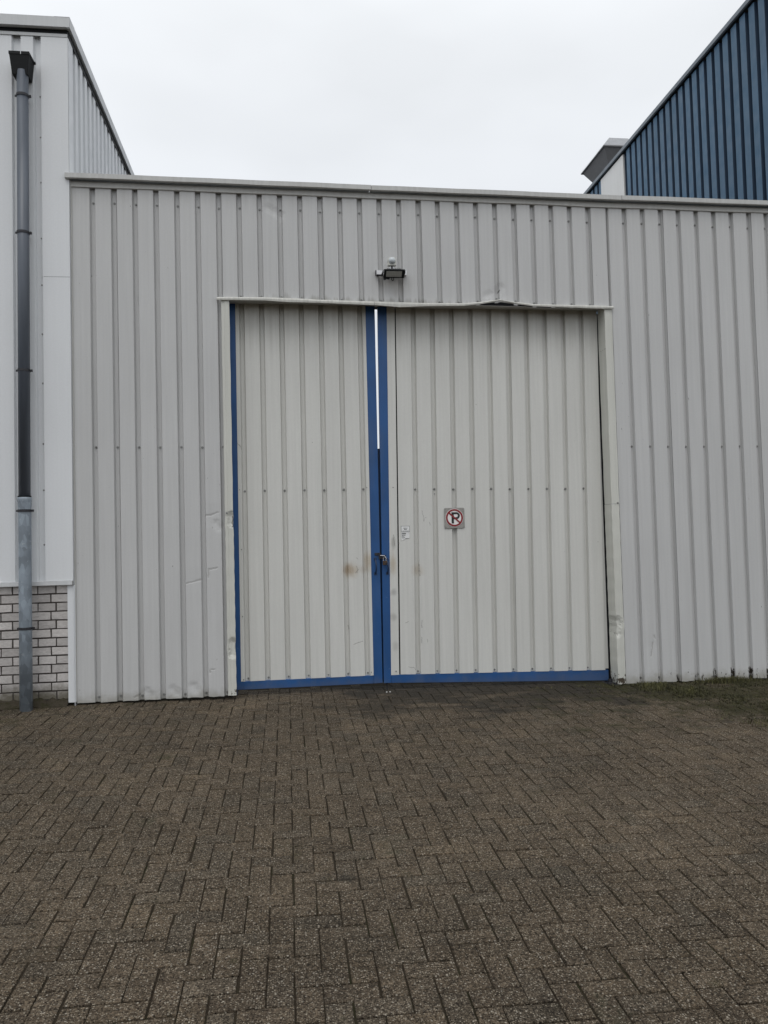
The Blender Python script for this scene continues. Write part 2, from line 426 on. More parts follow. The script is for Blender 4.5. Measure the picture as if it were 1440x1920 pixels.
# exposed aggregate: dark binder pits, coarse and fine chips
pc = mpv.noise(62, detail=2, rough=0.6); mpv.scale_col(mpv.rng(pc, 0.34, 0.66, 0.60, 1.30))
pit = mpv.noise(125, detail=3, rough=0.75)
mpv.scale_col(mpv.rng(pit, 0.38, 0.60, 0.16, 1.34))
k3 = stones(mpv, 215, 0.45, (0.24, 0.195, 0.145), 0.55)
k1 = stones(mpv, 128, 0.50, (0.40, 0.345, 0.265), 0.74)
k2 = stones(mpv, 95, 0.80, (0.54, 0.485, 0.40), 0.62)
gx, gy, gz_ = mpv.xyz()
# damp dark patch in front of the gate and oil spots
damp = mpv.noise(2.2, mpv.mapping((1, 1.6, 1), loc=(4.1, 2, 0)), detail=5, rough=0.65)
dm = mpv.math('MULTIPLY', mpv.rng(gy, -1.6, -0.15, 0.0, 1.0, True), mpv.math('MULTIPLY', mpv.rng(gx, 1.6, 2.8, 0.1, 1.0, True), mpv.rng(gx, 6.5, 4.2, 0.4, 1.0, True)))
dmm = mpv.rng(mpv.math('ADD', damp, mpv.math('MULTIPLY', dm, 0.30)), 0.60, 0.80, 0.0, 0.70, True)
mpv.mix(dmm, (0.022, 0.021, 0.018))
dp2 = mpv.noise(0.8, mpv.mapping((1, 1.3, 1), loc=(2.3, 7, 0)), detail=5, rough=0.6)
mpv.mix(mpv.rng(dp2, 0.50, 0.68, 0.0, 0.16, True), (0.030, 0.027, 0.022))
# moss: along the right part of the wall, next to the brick base, and in spots
mo = mpv.noise(5.0, detail=6, rough=0.7)
edge = mpv.math('ADD', mpv.math('MULTIPLY', mpv.math('SUBTRACT', gx, 4.35), 1.55), gy)   # > 0 inside the mossy corner
mr1 = mpv.math('MULTIPLY', mpv.rng(edge, -0.35, 0.75, 0.0, 1.0, True), mpv.rng(gy, -2.6, -1.5, 0.0, 1.0, True))
mr2 = mpv.math('MULTIPLY', mpv.rng(gx, 1.2, -0.4, 0.0, 1.0, True), mpv.rng(gy, -1.4, -0.1, 0.0, 0.40, True))
mr3 = mpv.math('MULTIPLY', mpv.math('MULTIPLY', mpv.rng(gx, 2.9, 4.2, 0.0, 0.45, True), mpv.rng(gy, -2.2, -0.9, 0.0, 1.0, True)), mpv.rng(gy, -0.5, -0.05, 1.0, 0.4))
mm = mpv.math('MAXIMUM', mpv.math('MAXIMUM', mr1, mr3), mr2)
mos = mpv.rng(mpv.math('ADD', mo, mpv.math('MULTIPLY', mm, 0.28)), 0.58, 0.86, 0.0, 0.88, True)
moc = mpv.noise(22, detail=5, rough=0.8)
mpv.mix(mos, (0.030, 0.028, 0.013))
mpv.mix(mpv.math('MULTIPLY', mos, mpv.rng(moc, 0.50, 0.62)), (0.066, 0.062, 0.026))
gsm = mpv.noise(3.0, mpv.mapping((1, 1, 1), loc=(9, 3, 1)), detail=6, rough=0.75)
mpv.mix(mpv.rng(gsm, 0.60, 0.74, 0.0, 0.35, True), (0.046, 0.052, 0.030))
hgt = mpv.math('ADD', mpv.math('MULTIPLY', pit, 1.0), mpv.math('ADD', mpv.math('MULTIPLY', k1, 0.35), mpv.math('MULTIPLY', k2, 0.5)))
mpv.bump(hgt, 0.006, 1.0)
M_PAVER = mpv.done()
mjs = Mat('joint_sand', (0.033, 0.026, 0.018), 0.95, 0, 0.1)
jn = mjs.noise(4, detail=6, rough=0.7); mjs.mix(mjs.rng(jn, 0.5, 0.7, 0.0, 0.7), (0.020, 0.027, 0.008))
mjs.bump(mjs.noise(200), 0.003)
M_SAND = mjs.done()
mgr = Mat('grass_blades', (0.026, 0.0245, 0.011), 0.6, 0, 0.3)
gt = mgr.attr('tone'); mgr.mix(mgr.rng(gt, 0, 1, 0, 1), (0.135, 0.130, 0.048)); mgr.mix(mgr.rng(gt, 0.86, 0.9, 0, 0.7), (0.15, 0.13, 0.06))
M_GRASS = mgr.done()

# ------------------------------------------------------------------ ground
def gz(x, y):
    xx = max(-6.0, min(14.0, x))
    yy = max(-10.0, min(0.0, y))
    return -0.0125*xx + 0.04*yy
mb = MB()
xs = [-300,-60,-20,-10,-6,-3,0,3,6,9,14,20,60,300]; ys = [-300,-60,-25,-14,-10,-8,-6,-4,-2,0,1,3,8,20,60,300]
mb.grid([[(x, y, gz(x, y)-0.008) for y in ys] for x in xs])
g = mesh_obj('ground', mb, M_SAND); g['kind'] = 'structure'; g['label'] = 'dark sand bed under and around the brick paving'

A = 0.1
mb = MB(); tones = []; hues = []
rnd = random.Random(3)
OX, OY = 0.01, -3.882
def paver(x0, x1, y0, y1):
    g_ = 0.0028
    jx, jy = rnd.uniform(-.0026, .0026), rnd.uniform(-.0022, .0022)
    x0 += g_+jx; x1 -= g_-jx; y0 += g_+jy+.0006; y1 -= g_-jy+.0006
    if rnd.random() < 0.16: x1 -= rnd.uniform(0, .004)
    if rnd.random() < 0.16: x0 += rnd.uniform(0, .004)
    dz = rnd.gauss(0, .0012); tx, ty = rnd.gauss(0, .006), rnd.gauss(0, .006)
    cx, cy = (x0+x1)/2, (y0+y1)/2
    settle = 0.008*math.sin(x0*1.3+1.1)*math.sin(y0*1.7+.4)
    def P(x, y, d): return (x, y, gz(x, y)+dz+tx*(x-cx)+ty*(y-cy)-d+settle*0)
    b, c = .0038, .0030
    v = []
    for (dx, d) in ((0, .03), (0, c+.0008), (b*.4, c*.35), (b, 0)):
        v += [P(x0+dx, y0+dx, d), P(x1-dx, y0+dx, d), P(x1-dx, y1-dx, d), P(x0+dx, y1-dx, d)]
    f = []
    for r_ in range(3):
        for k in range(4):
            f.append((r_*4+k, r_*4+(k+1)%4, r_*4+4+(k+1)%4, r_*4+4+k))
    f.append((12, 13, 14, 15))
    mb.add(v, f)
    t, h = rnd.random(), rnd.random()
    tones.extend([t]*len(f)); hues.extend([h]*len(f))
X0i, X1i, Y0i, Y1i = -30, 88, -44, 43
for j in range(Y0i, Y1i):
    yb = OY + j*A
    for i in range(X0i, X1i):
        ph = (i + j + 1) % 4
        xb = OX + i*A
        if ph == 0: paver(xb, xb+2*A, yb, yb+A)
        elif ph == 2: paver(xb, xb+A, yb, yb+2*A)
pv = mesh_obj('paving', mb, M_PAVER); pv['kind'] = 'structure'
pv['label'] = 'brown concrete block paving laid in herringbone'
for nm, arr in (('tone', tones), ('hue', hues)):
    at = pv.data.attributes.new(nm, 'FLOAT', 'FACE'); at.data.foreach_set('value', arr)

# ------------------------------------------------------------------ grey wall with the gate opening
wall = empty('cladding_wall', WALL_L, 'light grey ribbed steel wall with a wide gate opening, coping and bent flashing', 'wall')
P = 0.19
HB, HT, GD = 0.0160, 0.0262, 0.037    # groove half width bottom / top, depth
def profile(x0, x1, centres, y0=0.0, laps=()):
    """list of (x, y) of a ribbed sheet with narrow grooves"""
    pts = [(x0, y0)]
    for k, c in enumerate(centres):
        a = [(c-HT, y0), (c-HB, y0+GD), (c+HB, y0+GD), (c+HT, y0)]
        if k in laps:
            a = [(c-HT, y0), (c-HB, y0+GD), (c+HB, y0+GD), (c+HT-.001, y0+.003), (c+HT-.001, y0+.012), (c+HT+.0035, y0+.012), (c+HT+.0035, y0-.0012)]
        for q in a:
            if x0 < q[0] < x1: pts.append(q)
    # extra points across flats so that they can dent
    out_ = [pts[0]]
    pts.append((x1, y0))
    for q in pts[1:]:
        p_ = out_[-1]
        if q[0]-p_[0] > 0.08:
            for t in (0.33, 0.67): out_.append((p_[0]+(q[0]-p_[0])*t, p_[1]+(q[1]-p_[1])*t))
        out_.append(q)
    return out_
def wob(x, z): return 0.0016*math.sin(x*5.1+z*1.7)+0.0012*math.sin(x*11.3-z*2.9+1.3)
def dent(x, z, lst):
    d = 0
    for (cx, cz, rx, rz, a) in lst:
        q = ((x-cx)/rx)**2+((z-cz)/rz)**2
        if q < 6: d += .4*a*math.exp(-q)
    return d
WD = [(3.80,3.76,.10,.10,.018), (3.72,3.74,.05,.05,-.008), (1.66,4.53,.07,.09,.010), (0.86,1.06,.09,.035,.009), (1.02,1.66,.07,.05,.010),
      (1.10,1.58,.03,.05,.009), (5.24,0.28,.05,.12,.012), (0.70,.08,.05,.05,.010), (0.86,.11,.05,.06,.010), (.45,.06,.06,.04,.008)]
def sheet(mb, prof, zb, zt, n=40, dents=WD, lean=0.0):
    cols = []
    for x, y in prof:
        a, b = zb(x), zt(x); c = []
        for k in range(n+1):
            z = a+(b-a)*k/n
            c.append((x+lean*(z-1.9), y+wob(x, z)+dent(x, z, dents), z))
        cols.append(c)
    mb.grid(cols)
def lerp(tab):
    def f(x):
        if x <= tab[0][0]: return tab[0][1]
        for (a, za), (b, zb) in zip(tab, tab[1:]):
            if x <= b: return za+(zb-za)*(x-a)/(b-a)
        return tab[-1][1]
    return f
WX1 = 7.37
ribs = [i*P for i in range(0, 39)]
ztop = lambda x: 4.752-0.0108*x
lip_top = lerp([(1.109,3.700),(1.557,3.704),(1.905,3.695),(2.04,3.687),(2.602,3.676),(3.092,3.666),(3.45,3.668),(3.617,3.682),(3.75,3.702),(3.815,3.709),(3.88,3.700),(3.957,3.688),(4.15,3.668),(4.873,3.661),(4.97,3.656)])
lip_bot = lerp([(1.108,3.676),(1.542,3.676),(1.77,3.663),(2.04,3.660),(2.602,3.643),(2.832,3.626),(3.091,3.639),(3.45,3.645),(3.643,3.668),(3.75,3.690),(3.815,3.701),(3.90,3.688),(3.999,3.669),(4.149,3.650),(4.828,3.634),(4.97,3.636)])
soff_in = lerp([(1.2,3.700),(1.77,3.699),(2.63,3.690),(3.12,3.670),(3.57,3.672),(4.5,3.671),(4.92,3.672)])
jag = [random.Random(5+i).uniform(-.004, .004) for i in range(200)]
zfootL = lambda x: 0.016+jag[int((x+1)*26) % 200]*.9
zfootR = lambda x: -0.056-0.0078*(x-4.88)+jag[int((x+1)*26) % 200]*.6
mb = MB()
sheet(mb, profile(-0.178, 1.175, ribs[:7], laps=(1, 6)), zfootL, ztop)
sheet(mb, profile(1.175, 4.935, ribs[7:26], laps=(4, 9, 14, 18)), lambda x: lip_top(x)-0.010, ztop, n=24)
sheet(mb, profile(4.935, WX1, ribs[26:], laps=(3, 8)), zfootR, ztop)
cl_ = mesh_obj('cladding', mb, M_WALL, wall, thick=0.0009)
# coping: sloping cap with front face, drip and under-strip
def sec_strip(name, sections, mat, parent, bevel=0.0):
    mb = MB(); mb.grid([[(x, y, z) for (y, z) in pts] for x, pts in sections])
    return mesh_obj(name, mb, mat, parent, thick=0.002, bevel=bevel)
cz_ = lerp([(-0.225,4.805),(0.3,4.800),(3.0,4.770),(4.0,4.761),(4.8,4.750),(6.68,4.737),(7.4,4.731)])
def coping_part(xa, xb, d=0.0):
    n = max(2, int((xb-xa)/0.25)); s_ = []
    for i in range(n+1):
        x = xa+(xb-xa)*i/n; z = cz_(x)+.014+0.0012*math.sin(x*7)+d
        s_.append((x, [(0.16, z-.06), (0.16, z+.022), (-.062-d, z), (-.064-d, z-.042), (-.050-d, z-.049), (-.040, z-.040)]))
    return s_
sec_strip('coping', coping_part(-0.225, 2.58, .0015), M_COPING, wall)
sec_strip('coping', coping_part(2.583, 5.08, 0.0), M_COPING, wall)
sec_strip('coping', coping_part(5.083, WX1, .0015), M_COPING, wall)
n = 40
sec_strip('coping_strip', [(-0.20+(WX1+.20)*i/n, [(-.006, cz_(-0.20+(WX1+.20)*i/n)-.034), (-.012, cz_(-0.20+(WX1+.20)*i/n)-.086-.002*math.sin(i)), (.002, cz_(-0.20+(WX1+.20)*i/n)-.090)]) for i in range(n+1)], M_TRIM, wall)
# lintel flashing with a torn hump, lip and soffit
xs = [1.112, 1.2, 1.4, 1.542, 1.57, 1.65, 1.77, 1.905, 2.04, 2.2, 2.4, 2.585]
xs2 = [2.588, 2.7, 2.832, 3.0, 3.09, 3.3, 3.45, 3.55, 3.64, 3.70, 3.75, 3.79, 3.815, 3.84, 3.87, 3.90, 3.957, 4.0, 4.07, 4.15, 4.4, 4.7, 4.828, 4.90, 4.968]
def lip(x, d=0.0):
    t, b = lip_top(x), lip_bot(x)
    return [(-.004, t+.006), (-.030-d, t), (-.034-d, (t+b)/2), (-.032-d, b), (-.026-d, b-.001)]
sec_strip('lintel_flashing', [(x, lip(x)) for x in xs], M_LIP, wall)
sec_strip('lintel_flashing', [(x, lip(x, .0015)) for x in xs2], M_LIP, wall)
def sof(x):
    fr = min(lip_bot(x), soff_in(x)-.012)-.001
    if 3.45 < x < 4.6: fr -= 0.010*math.sin(math.pi*(x-3.45)/1.15)
    return [(-.022, fr), (.06, (fr+soff_in(x))/2+.001), (.150, soff_in(x)), (.215, soff_in(x)+.012)]
sx_ = [x for x in xs+xs2 if 1.18 <= x <= 4.93] + [1.185, 4.93]
sec_strip('soffit', [(x, sof(x)) for x in sorted(set(sx_))], coated('soffit_sheet', (0.42, 0.41, 0.38), .5, .1).done(), wall)
mb = MB(); mb.box(1.10, 5.0, .218, .30, 3.70, 3.86); mesh_obj('header_beam', mb, M_DARKSTEEL, wall)
# jamb trims: face and reveal, in two lengths each
def jamb(pts_low, pts_high):
    mb = MB(); mb.grid([[(x, y, pts_low[2](x)) for x, y in pts_low[0]], [(x, y, pts_low[3]) for x, y in pts_low[0]]]); return mb
def jamb_obj(poly, z0, z1, n=14, amp=0.0015, dn=()):
    mb = MB(); cols = []
    for x, y in poly:
        cols.append([(x+amp*math.sin(k*1.9+x*3)+dent(y, z0+(z1-z0)*k/n, dn), y+dent(x, z0+(z1-z0)*k/n, ())+amp*.5*math.sin(k*1.3), z0+(z1-z0)*k/n) for k in range(n+1)])
    mb.grid(cols)
    return mesh_obj('jamb_trim', mb, M_JAMB, wall, thick=0.0012)
Lp = [(1.150, .001), (1.152, -.012), (1.176, -.012), (1.180, -.016), (1.227, -.016), (1.213, .150)]
jamb_obj(Lp, .020, 1.70, 40, .0015, [(-.016, 1.60, .05, .05, -.010), (-.016, .45, .05, .05, -.014)])
jamb_obj([(x-.001 if x < 1.2 else x-.0015, y-.0012) for x, y in Lp], 1.702, 3.69, 14)
Rp = [(4.874, .150), (4.877, -.016), (4.930, -.016), (4.934, -.010), (4.957, -.010), (4.958, .001)]
jamb_obj(Rp, -.055, 1.70, 40, .0015, [(-.016, .53, .05, .05, .012), (.1, .5, .08, .09, .008)])
jamb_obj([(x+.001, y-.0012) for x, y in Rp], 1.702, 3.66, 14)
# hinge posts behind the jambs
mb = MB(); mb.box(1.14, 1.218, .205, .30, -.03, 3.695); mesh_obj('hinge_post', mb, M_BLUE, wall, bevel=.004)
mb = MB(); mb.box(4.840, 4.97, .228, .30, -.07, 3.66); mesh_obj('hinge_post', mb, M_DARKSTEEL, wall, bevel=.004)
# corner post beside the brick base
mb = MB(); mb.box(-.249, -.183, -.018, .03, .028, 1.072)
label(mesh_obj('corner_trim', mb, M_LB, wall, bevel=.002), 'white corner strip beside the brick base')
mb = MB(); mb.box(-.188, -.1785, -.012, .04, .036, 4.745); mesh_obj('corner_trim', mb, M_TRIM, wall, bevel=.001)

mb = MB(); mb.box(-.17, 1.14, .062, .22, -.12, .30); mesh_obj('leak_block', mb, M_BLOCK, wall)  # added blocks behind the sheets: darken the foot gap and stop light leaks
mb = MB(); mb.box(4.97, WX1-.01, .062, .22, -.2, .20); mesh_obj('leak_block', mb, M_BLOCK, wall)
# screws
def screw_mesh():
    mb = MB(); mb.tube([(0, 0, 0), (0, -.0025, 0)], [.011, .0105], 12); mb.tube([(0, -.0025, 0), (0, -.009, 0)], [.0068, .0062], 6)
    me = bpy.data.meshes.new('screw'); me.from_pydata(mb.v, [], mb.f); me.update(); me.materials.append(M_SCREW); return me
SM = screw_mesh()
def screw(parent, x, y, z, s=1.0):
    o = bpy.data.objects.new('screw', SM); COL.objects.link(o); o.parent = parent
    o.location = Vector((x, y, z))-BASE[parent.name]; o.rotation_euler = (random.uniform(-.12, .12), random.uniform(0, 6), random.uniform(-.12, .12))
    o.scale = (s*1.05, s*1.3, s*1.05)
for i, x in enumerate(ribs):
    if x > 7.3: continue
    j = random.uniform(-.006, .006)
    screw(wall, x+.003+random.uniform(-.003, .003), GD+wob(x, 4.6), 4.588-.0125*x+j)
    if i < 7 or i >= 26:
        screw(wall, x+.002, GD+wob(x, 2.3), 2.318-.0093*x+random.uniform(-.003, .003))
        screw(wall, x+.002, GD+wob(x, .06), .058-.0137*x+random.uniform(-.004, .004))
    else:
        screw(wall, x+.002, GD, lip_top(x)+.026+random.uniform(-.003, .003))
screw(wall, 1.166, -.012, 1.69, .8); screw(wall, 4.944, -.010, 1.71, .8)

# ------------------------------------------------------------------ gate leaves
GY = 0.165
def leaf(name, origin, lab, lean, xo, xi, xframe, ribsx, mat, top, zb0, zb1, inner_first):
    return empty(name, origin, lab, 'gate', 'leaves of the double gate')
left = empty('gate_leaf', LL, 'narrower left gate leaf, grey ribbed sheet in a blue frame, with a brown stain', 'gate', 'leaves of the double gate')
rleaf = empty('gate_leaf', RL, 'wider right gate leaf, grey ribbed sheet in a blue frame, behind the parking sign', 'gate', 'leaves of the double gate')
def quad_post(mb, xb0, xb1, xt0, xt1, y0, y1, z0, z1):
    mb.hexa([(xb0,y0,z0),(xb1,y0,z0),(xb1,y1,z0),(xb0,y1,z0),(xt0,y0,z1),(xt1,y0,z1),(xt1,y1,z1),(xt0,y1,z1)])
# left leaf: bottom edge .035, rail .08
zbL = lambda x: .036
mb = MB(); quad_post(mb, 1.206, 1.275, 1.206, 1.290, GY, GY+.055, .036, 3.705); mesh_obj('stile', mb, M_BLUE, left, bevel=.003)
mb = MB(); quad_post(mb, 2.505, 2.594, 2.515, 2.6115, GY, GY+.055, .036, 3.72); mesh_obj('stile', mb, M_BLUE, left, bevel=.003)
mb = MB(); mb.box(1.2755, 2.5045, GY-.002, GY+.05, .036, .112); mesh_obj('bottom_rail', mb, M_BLUE, left, bevel=.003)
mb = MB(); mb.box(1.286, 2.514, GY+.044, GY+.08, 3.60, 3.70); mesh_obj('top_rail', mb, M_BLUE, left, bevel=.003)
lr = [1.324+.189*i for i in range(7)]
GDN = [(2.30, 1.13, .05, .05, .003), (1.27, 2.30, .03, .15, .006)]
mb = MB()
sheet(mb, profile(1.264, 2.514, lr, GY-.006), lambda x: .114, lambda x: 3.708, 30, GDN, lean=.003)
mesh_obj('cladding', mb, M_GATE_L, left, thick=0.0009)
for x in lr: 
    screw(left, x, GY-.006+GD, 1.902+random.uniform(-.003, .003)); screw(left, x, GY-.006+GD, .135, .8)
screw(left, 2.488, GY-.0065, 1.915, .45); screw(left, 2.487, GY-.0065, .145, .5); screw(left, 1.278, GY-.0065, 1.915, .45); screw(left, 1.285, GY-.0065, 1.35, .5); screw(left, 1.283, GY-.0065, .72, .5); screw(left, 1.281, GY-.0065, .13, .5)
# cover strip behind the gap, on the left leaf
mb = MB(); mb.box(2.565, 2.655, GY+.058, GY+.066, .036, 2.30)
label(mesh_obj('closing_strip', mb, M_DARKBLUE, left, bevel=.001), 'dark strip closing the lower part of the gap')
# right leaf
zRb = lambda x: .034-.0345*(x-2.62)
mb = MB(); quad_post(mb, 2.606, 2.680, 2.6410, 2.735, GY, GY+.055, .033, 3.72); mesh_obj('stile', mb, M_BLUE, rleaf, bevel=.003)
mb = MB(); quad_post(mb, 4.800, 4.866, 4.835, 4.872, GY+.012, GY+.058, .07, 3.68); label(mesh_obj('stile', mb, M_GATE_R, rleaf, bevel=.003), 'grey hinge side stile mostly behind the sheet')
mb = MB(); mb.hexa([(2.681,GY-.002,.032),(4.858,GY-.002,-.046),(4.858,GY+.028,-.046),(2.681,GY+.028,.032),(2.681,GY-.002,.110),(4.858,GY-.002,.058),(4.858,GY+.028,.058),(2.681,GY+.028,.110)])
mesh_obj('bottom_rail', mb, M_BLUE, rleaf, bevel=.003)
mb = MB(); mb.box(2.76, 4.83, GY+.044, GY+.08, 3.58, 3.68); mesh_obj('top_rail', mb, M_BLUE, rleaf, bevel=.003)
rr = [2.967+.1903*i for i in range(10)]
zrs = lambda x: .113-.0245*(x-2.68)
mb = MB()
sheet(mb, profile(2.794, 4.848, rr, GY-.006, laps=(5,)), zrs, lambda x: 3.69, 30, [(3.0, 1.1, .08, .1, .004)], lean=.0135)
mesh_obj('cladding', mb, M_GATE_R, rleaf, thick=0.0009)
mb = MB(); cols = []
for xx, yy in ((2.703, GY+.02), (2.704, GY-.004), (2.782, GY-.004), (2.783, GY+.02)):
    cols.append([(xx+.0143*(z-1.9), yy+.0015*math.sin(z*6), z) for z in [.108+(3.69-.108)*k/24 for k in range(25)]])
mb.grid(cols); label(mesh_obj('edge_strip', mb, M_GATE_R, rleaf, thick=.0009), 'flat pale strip next to the blue stile')
mb = MB(); mb.box(2.74, 2.84, GY+.022, GY+.03, .10, 3.66); mesh_obj('backing_strip', mb, M_BLACK, rleaf)
for x in rr:
    screw(rleaf, x, GY-.006+GD, 1.894-.0145*(x-2.96)+random.uniform(-.003, .003)); screw(rleaf, x-.022, GY-.006+GD, .135-.0245*(x-2.68), .8)
screw(rleaf, 2.745, GY-.0045, 1.913, .5); screw(rleaf, 2.727, GY-.0045, .142, .6); screw(rleaf, 2.787, GY-.0065, 1.37, .5)
screw(rleaf, 3.158, GY-.006+GD, 1.845, .5)
# D handles
def handle(parent, x, zt, zb, lean=0.0):
    mb = MB(); pts = []
    for k in range(13):
        t = k/12; a = math.pi*t
        pts.append((x+.004*math.sin(a)+lean*(t-.5), GY-.045*math.sin(a)**.6-.001, zt+(zb-zt)*t))
    mb.tube(pts, .007, 10); mb.box(x-.012, x+.012, GY-.006, GY+.001, zt-.012, zt+.014); mb.box(x-.012, x+.012, GY-.006, GY+.001, zb-.014, zb+.012)
    return mesh_obj('handle', mb, M_DARKBLUE, parent, smooth=False, bevel=.001)
handle(left, 2.553, 1.225, 1.085); handle(rleaf, 2.668, 1.215, 1.085)
mb = MB(); mb.box(2.548, 2.592, GY-.008, GY, 1.258, 1.284); mb.box(2.585, 2.602, GY-.026, GY-.008, 1.222, 1.284)
mesh_obj('hasp_plate', mb, M_DARKSTEEL, left, bevel=.002)
mb = MB(); mb.box(2.603, 2.618, GY-.018, GY-.002, 1.225, 1.26); mb.box(2.618, 2.655, GY-.010, GY, 1.222, 1.262); mesh_obj('hasp_plate', mb, M_DARKSTEEL, rleaf, bevel=.002)
mb = MB(); mb.tube([(2.600, GY-.032, 1.257), (2.642, GY-.034, 1.254)], .0045, 10); mesh_obj('hasp_bolt', mb, M_SILVER, left)
# padlock
pl = empty('padlock', (2.64, GY-.03, 1.17), 'small rusty padlock hanging from the hasp between the blue stiles', 'padlock')
mb = MB(); pts = []
for k in range(13):
    a = math.pi*k/12; pts.append((2.6415+.013*math.cos(a), GY-.030-.003*math.cos(a), 1.228+.014*math.sin(a)))
mb.tube([(pts[0][0], pts[0][1], 1.200)]+pts+[(pts[-1][0], pts[-1][1], 1.200)], .0036, 8); mesh_obj('shackle', mb, M_SILVER, pl)
mb = MB(); mb.box(2.621, 2.661, GY-.041, GY-.023, 1.165, 1.205); mesh_obj('lock_body', mb, M_RUSTY, pl, bevel=.003)
# drop bolt at the foot of the gap
db = empty('drop_bolt', (2.639, GY-.01, -.035), 'thin dark drop bolt standing below the gate seam between two pale studs', 'bolt')
mb = MB(); mb.tube([(2.640, GY+.03, -.04), (2.640, GY+.03, .06)], .006, 10); mesh_obj('rod', mb, M_DARKSTEEL, db)
for xx in (2.618, 2.650):
    mb = MB(); mb.tube([(xx, .055, -.034), (xx, .055, -.026)], [.009, .007], 12); mesh_obj("stud", mb, M_TRIM, db)
# hinge shoe at the right jamb
hs = empty('floor_hinge', (4.84, .10, -.07), 'dark steel floor hinge on the paving at the foot of the right jamb', 'hinge')
mb = MB(); mb.prism_xz([(4.80,-.066),(4.90,-.066),(4.90,-.058),(4.80,-.058)], -.02, .20); mesh_obj('base_plate', mb, M_DARKSTEEL, hs, bevel=.002)
mb = MB(); mb.box(4.79, 4.86, .02, .05, -.058, -.045); mb.tube([(4.845, .10, -.058), (4.845, .10, -.02)], .02, 12); mesh_obj('pivot', mb, M_DARKSTEEL, hs, bevel=.001)

# ------------------------------------------------------------------ signs
SX, SZ, SY = 3.340, 1.602, GY-.010
sg = empty('no_parking_sign', (SX, SY, SZ), 'square grey no parking sign with a crossed black P in a red ring', 'sign')
mb = MB(); pts = []
h, r_ = .100, .012
for cx, cz, a0 in ((h-r_, -h+r_, -90), (h-r_, h-r_, 0), (-h+r_, h-r_, 90), (-h+r_, -h+r_, 180)):
    for k in range(5):
        a = R(a0+k*22.5); pts.append((SX+cx+r_*math.cos(a), SZ+cz+r_*math.sin(a)))
mb.prism_xz(pts, SY-.004, SY)
mpl = Mat('sign_back_grey', (0.30, 0.29, 0.27), .5); mpl.scale_col(mpl.rng(mpl.noise(25, detail=4), .3, .7, .85, 1.12)); mesh_obj('plate', mb, mpl.done(), sg, bevel=.001)
def disc(r0, r1, y0, y1, n=64):
    mb = MB()
    if r0 <= 0:
        mb.prism_xz([(SX+r1*math.cos(2*math.pi*k/n), SZ+.003+r1*math.sin(2*math.pi*k/n)) for k in range(n)], y0, y1)
    else:
        v = []
        for y in (y0, y1):
            for rr_ in (r0, r1):
                v += [(SX+rr_*math.cos(2*math.pi*k/n), y, SZ+.003+rr_*math.sin(2*math.pi*k/n)) for k in range(n)]
        f = []
        for k in range(n):
            q = (k+1) % n
            f += [(k, k+n, q+n, q)[::-1], (2*n+k, 2*n+q, 3*n+q, 3*n+k), (n+k, n+q, 3*n+q, 3*n+k), (k, 2*n+k, 2*n+q, q)]
        mb.add(v, f)
    return mb
M_SW = Mat('sign_white', (0.80, 0.78, 0.77), .4).done(); M_SR = Mat('sign_red', (0.23, 0.014, 0.018), .4).done(); M_SK = Mat('sign_black', (0.010, 0.012, 0.012), .4).done()
mesh_obj('white_disc', disc(0, .0885, SY-.0055, SY-.004), M_SW, sg)
mesh_obj('letter_p', (lambda mb: (mb.prism_xz([(SX-.029,SZ-.053),(SX-.006,SZ-.053),(SX-.006,SZ+.057),(SX-.029,SZ+.057)], SY-.0064, SY-.0055),
    [mb.hexa([p for p in [
        (a0x, SY-.0066, a0z), (a1x, SY-.0066, a1z), (a1x, SY-.0055, a1z), (a0x, SY-.0055, a0z),
        (b0x, SY-.0066, b0z), (b1x, SY-.0066, b1z), (b1x, SY-.0055, b1z), (b0x, SY-.0055, b0z)]])
     for (a0x, a0z, a1x, a1z, b0x, b0z, b1x, b1z) in (
        [(SX-.006, SZ+.037, SX+.020, SZ+.037, SX-.006, SZ+.057, SX+.020, SZ+.057),
         (SX-.006, SZ-.012, SX+.020, SZ-.012, SX-.006, SZ+.008, SX+.020, SZ+.008)] +
        [(SX+.020+.0145*math.cos(t0), SZ+.0235+.0150*math.sin(t0), SX+.018+.036*math.cos(t0), SZ+.0225+.0345*math.sin(t0),
          SX+.020+.0145*math.cos(t1), SZ+.0235+.0150*math.sin(t1), SX+.018+.036*math.cos(t1), SZ+.0225+.0345*math.sin(t1))
         for t0, t1 in [(R(-90+15*k), R(-75+15*k)) for k in range(12)]])], mb)[2])(MB()), M_SK, sg)
mb = disc(.068, .085, SY-.0078, SY-.0055); mesh_obj('red_ring', mb, M_SR, sg)
mb = MB(); c, s_ = math.cos(R(-42)), math.sin(R(-42)); hw, hl = .0075, .073
mb.prism_xz([(SX+a*c-b*s_, SZ+.003+a*s_+b*c) for a, b in ((-hl,-hw),(hl,-hw),(hl,hw),(-hl,hw))], SY-.0082, SY-.0068); mesh_obj('red_slash', mb, M_SR, sg)
for ax, az in ((-.086,.086),(.086,.086),(-.086,-.088),(.086,-.088)):
    screw(sg, SX+ax, SY-.004, SZ+az, .35)

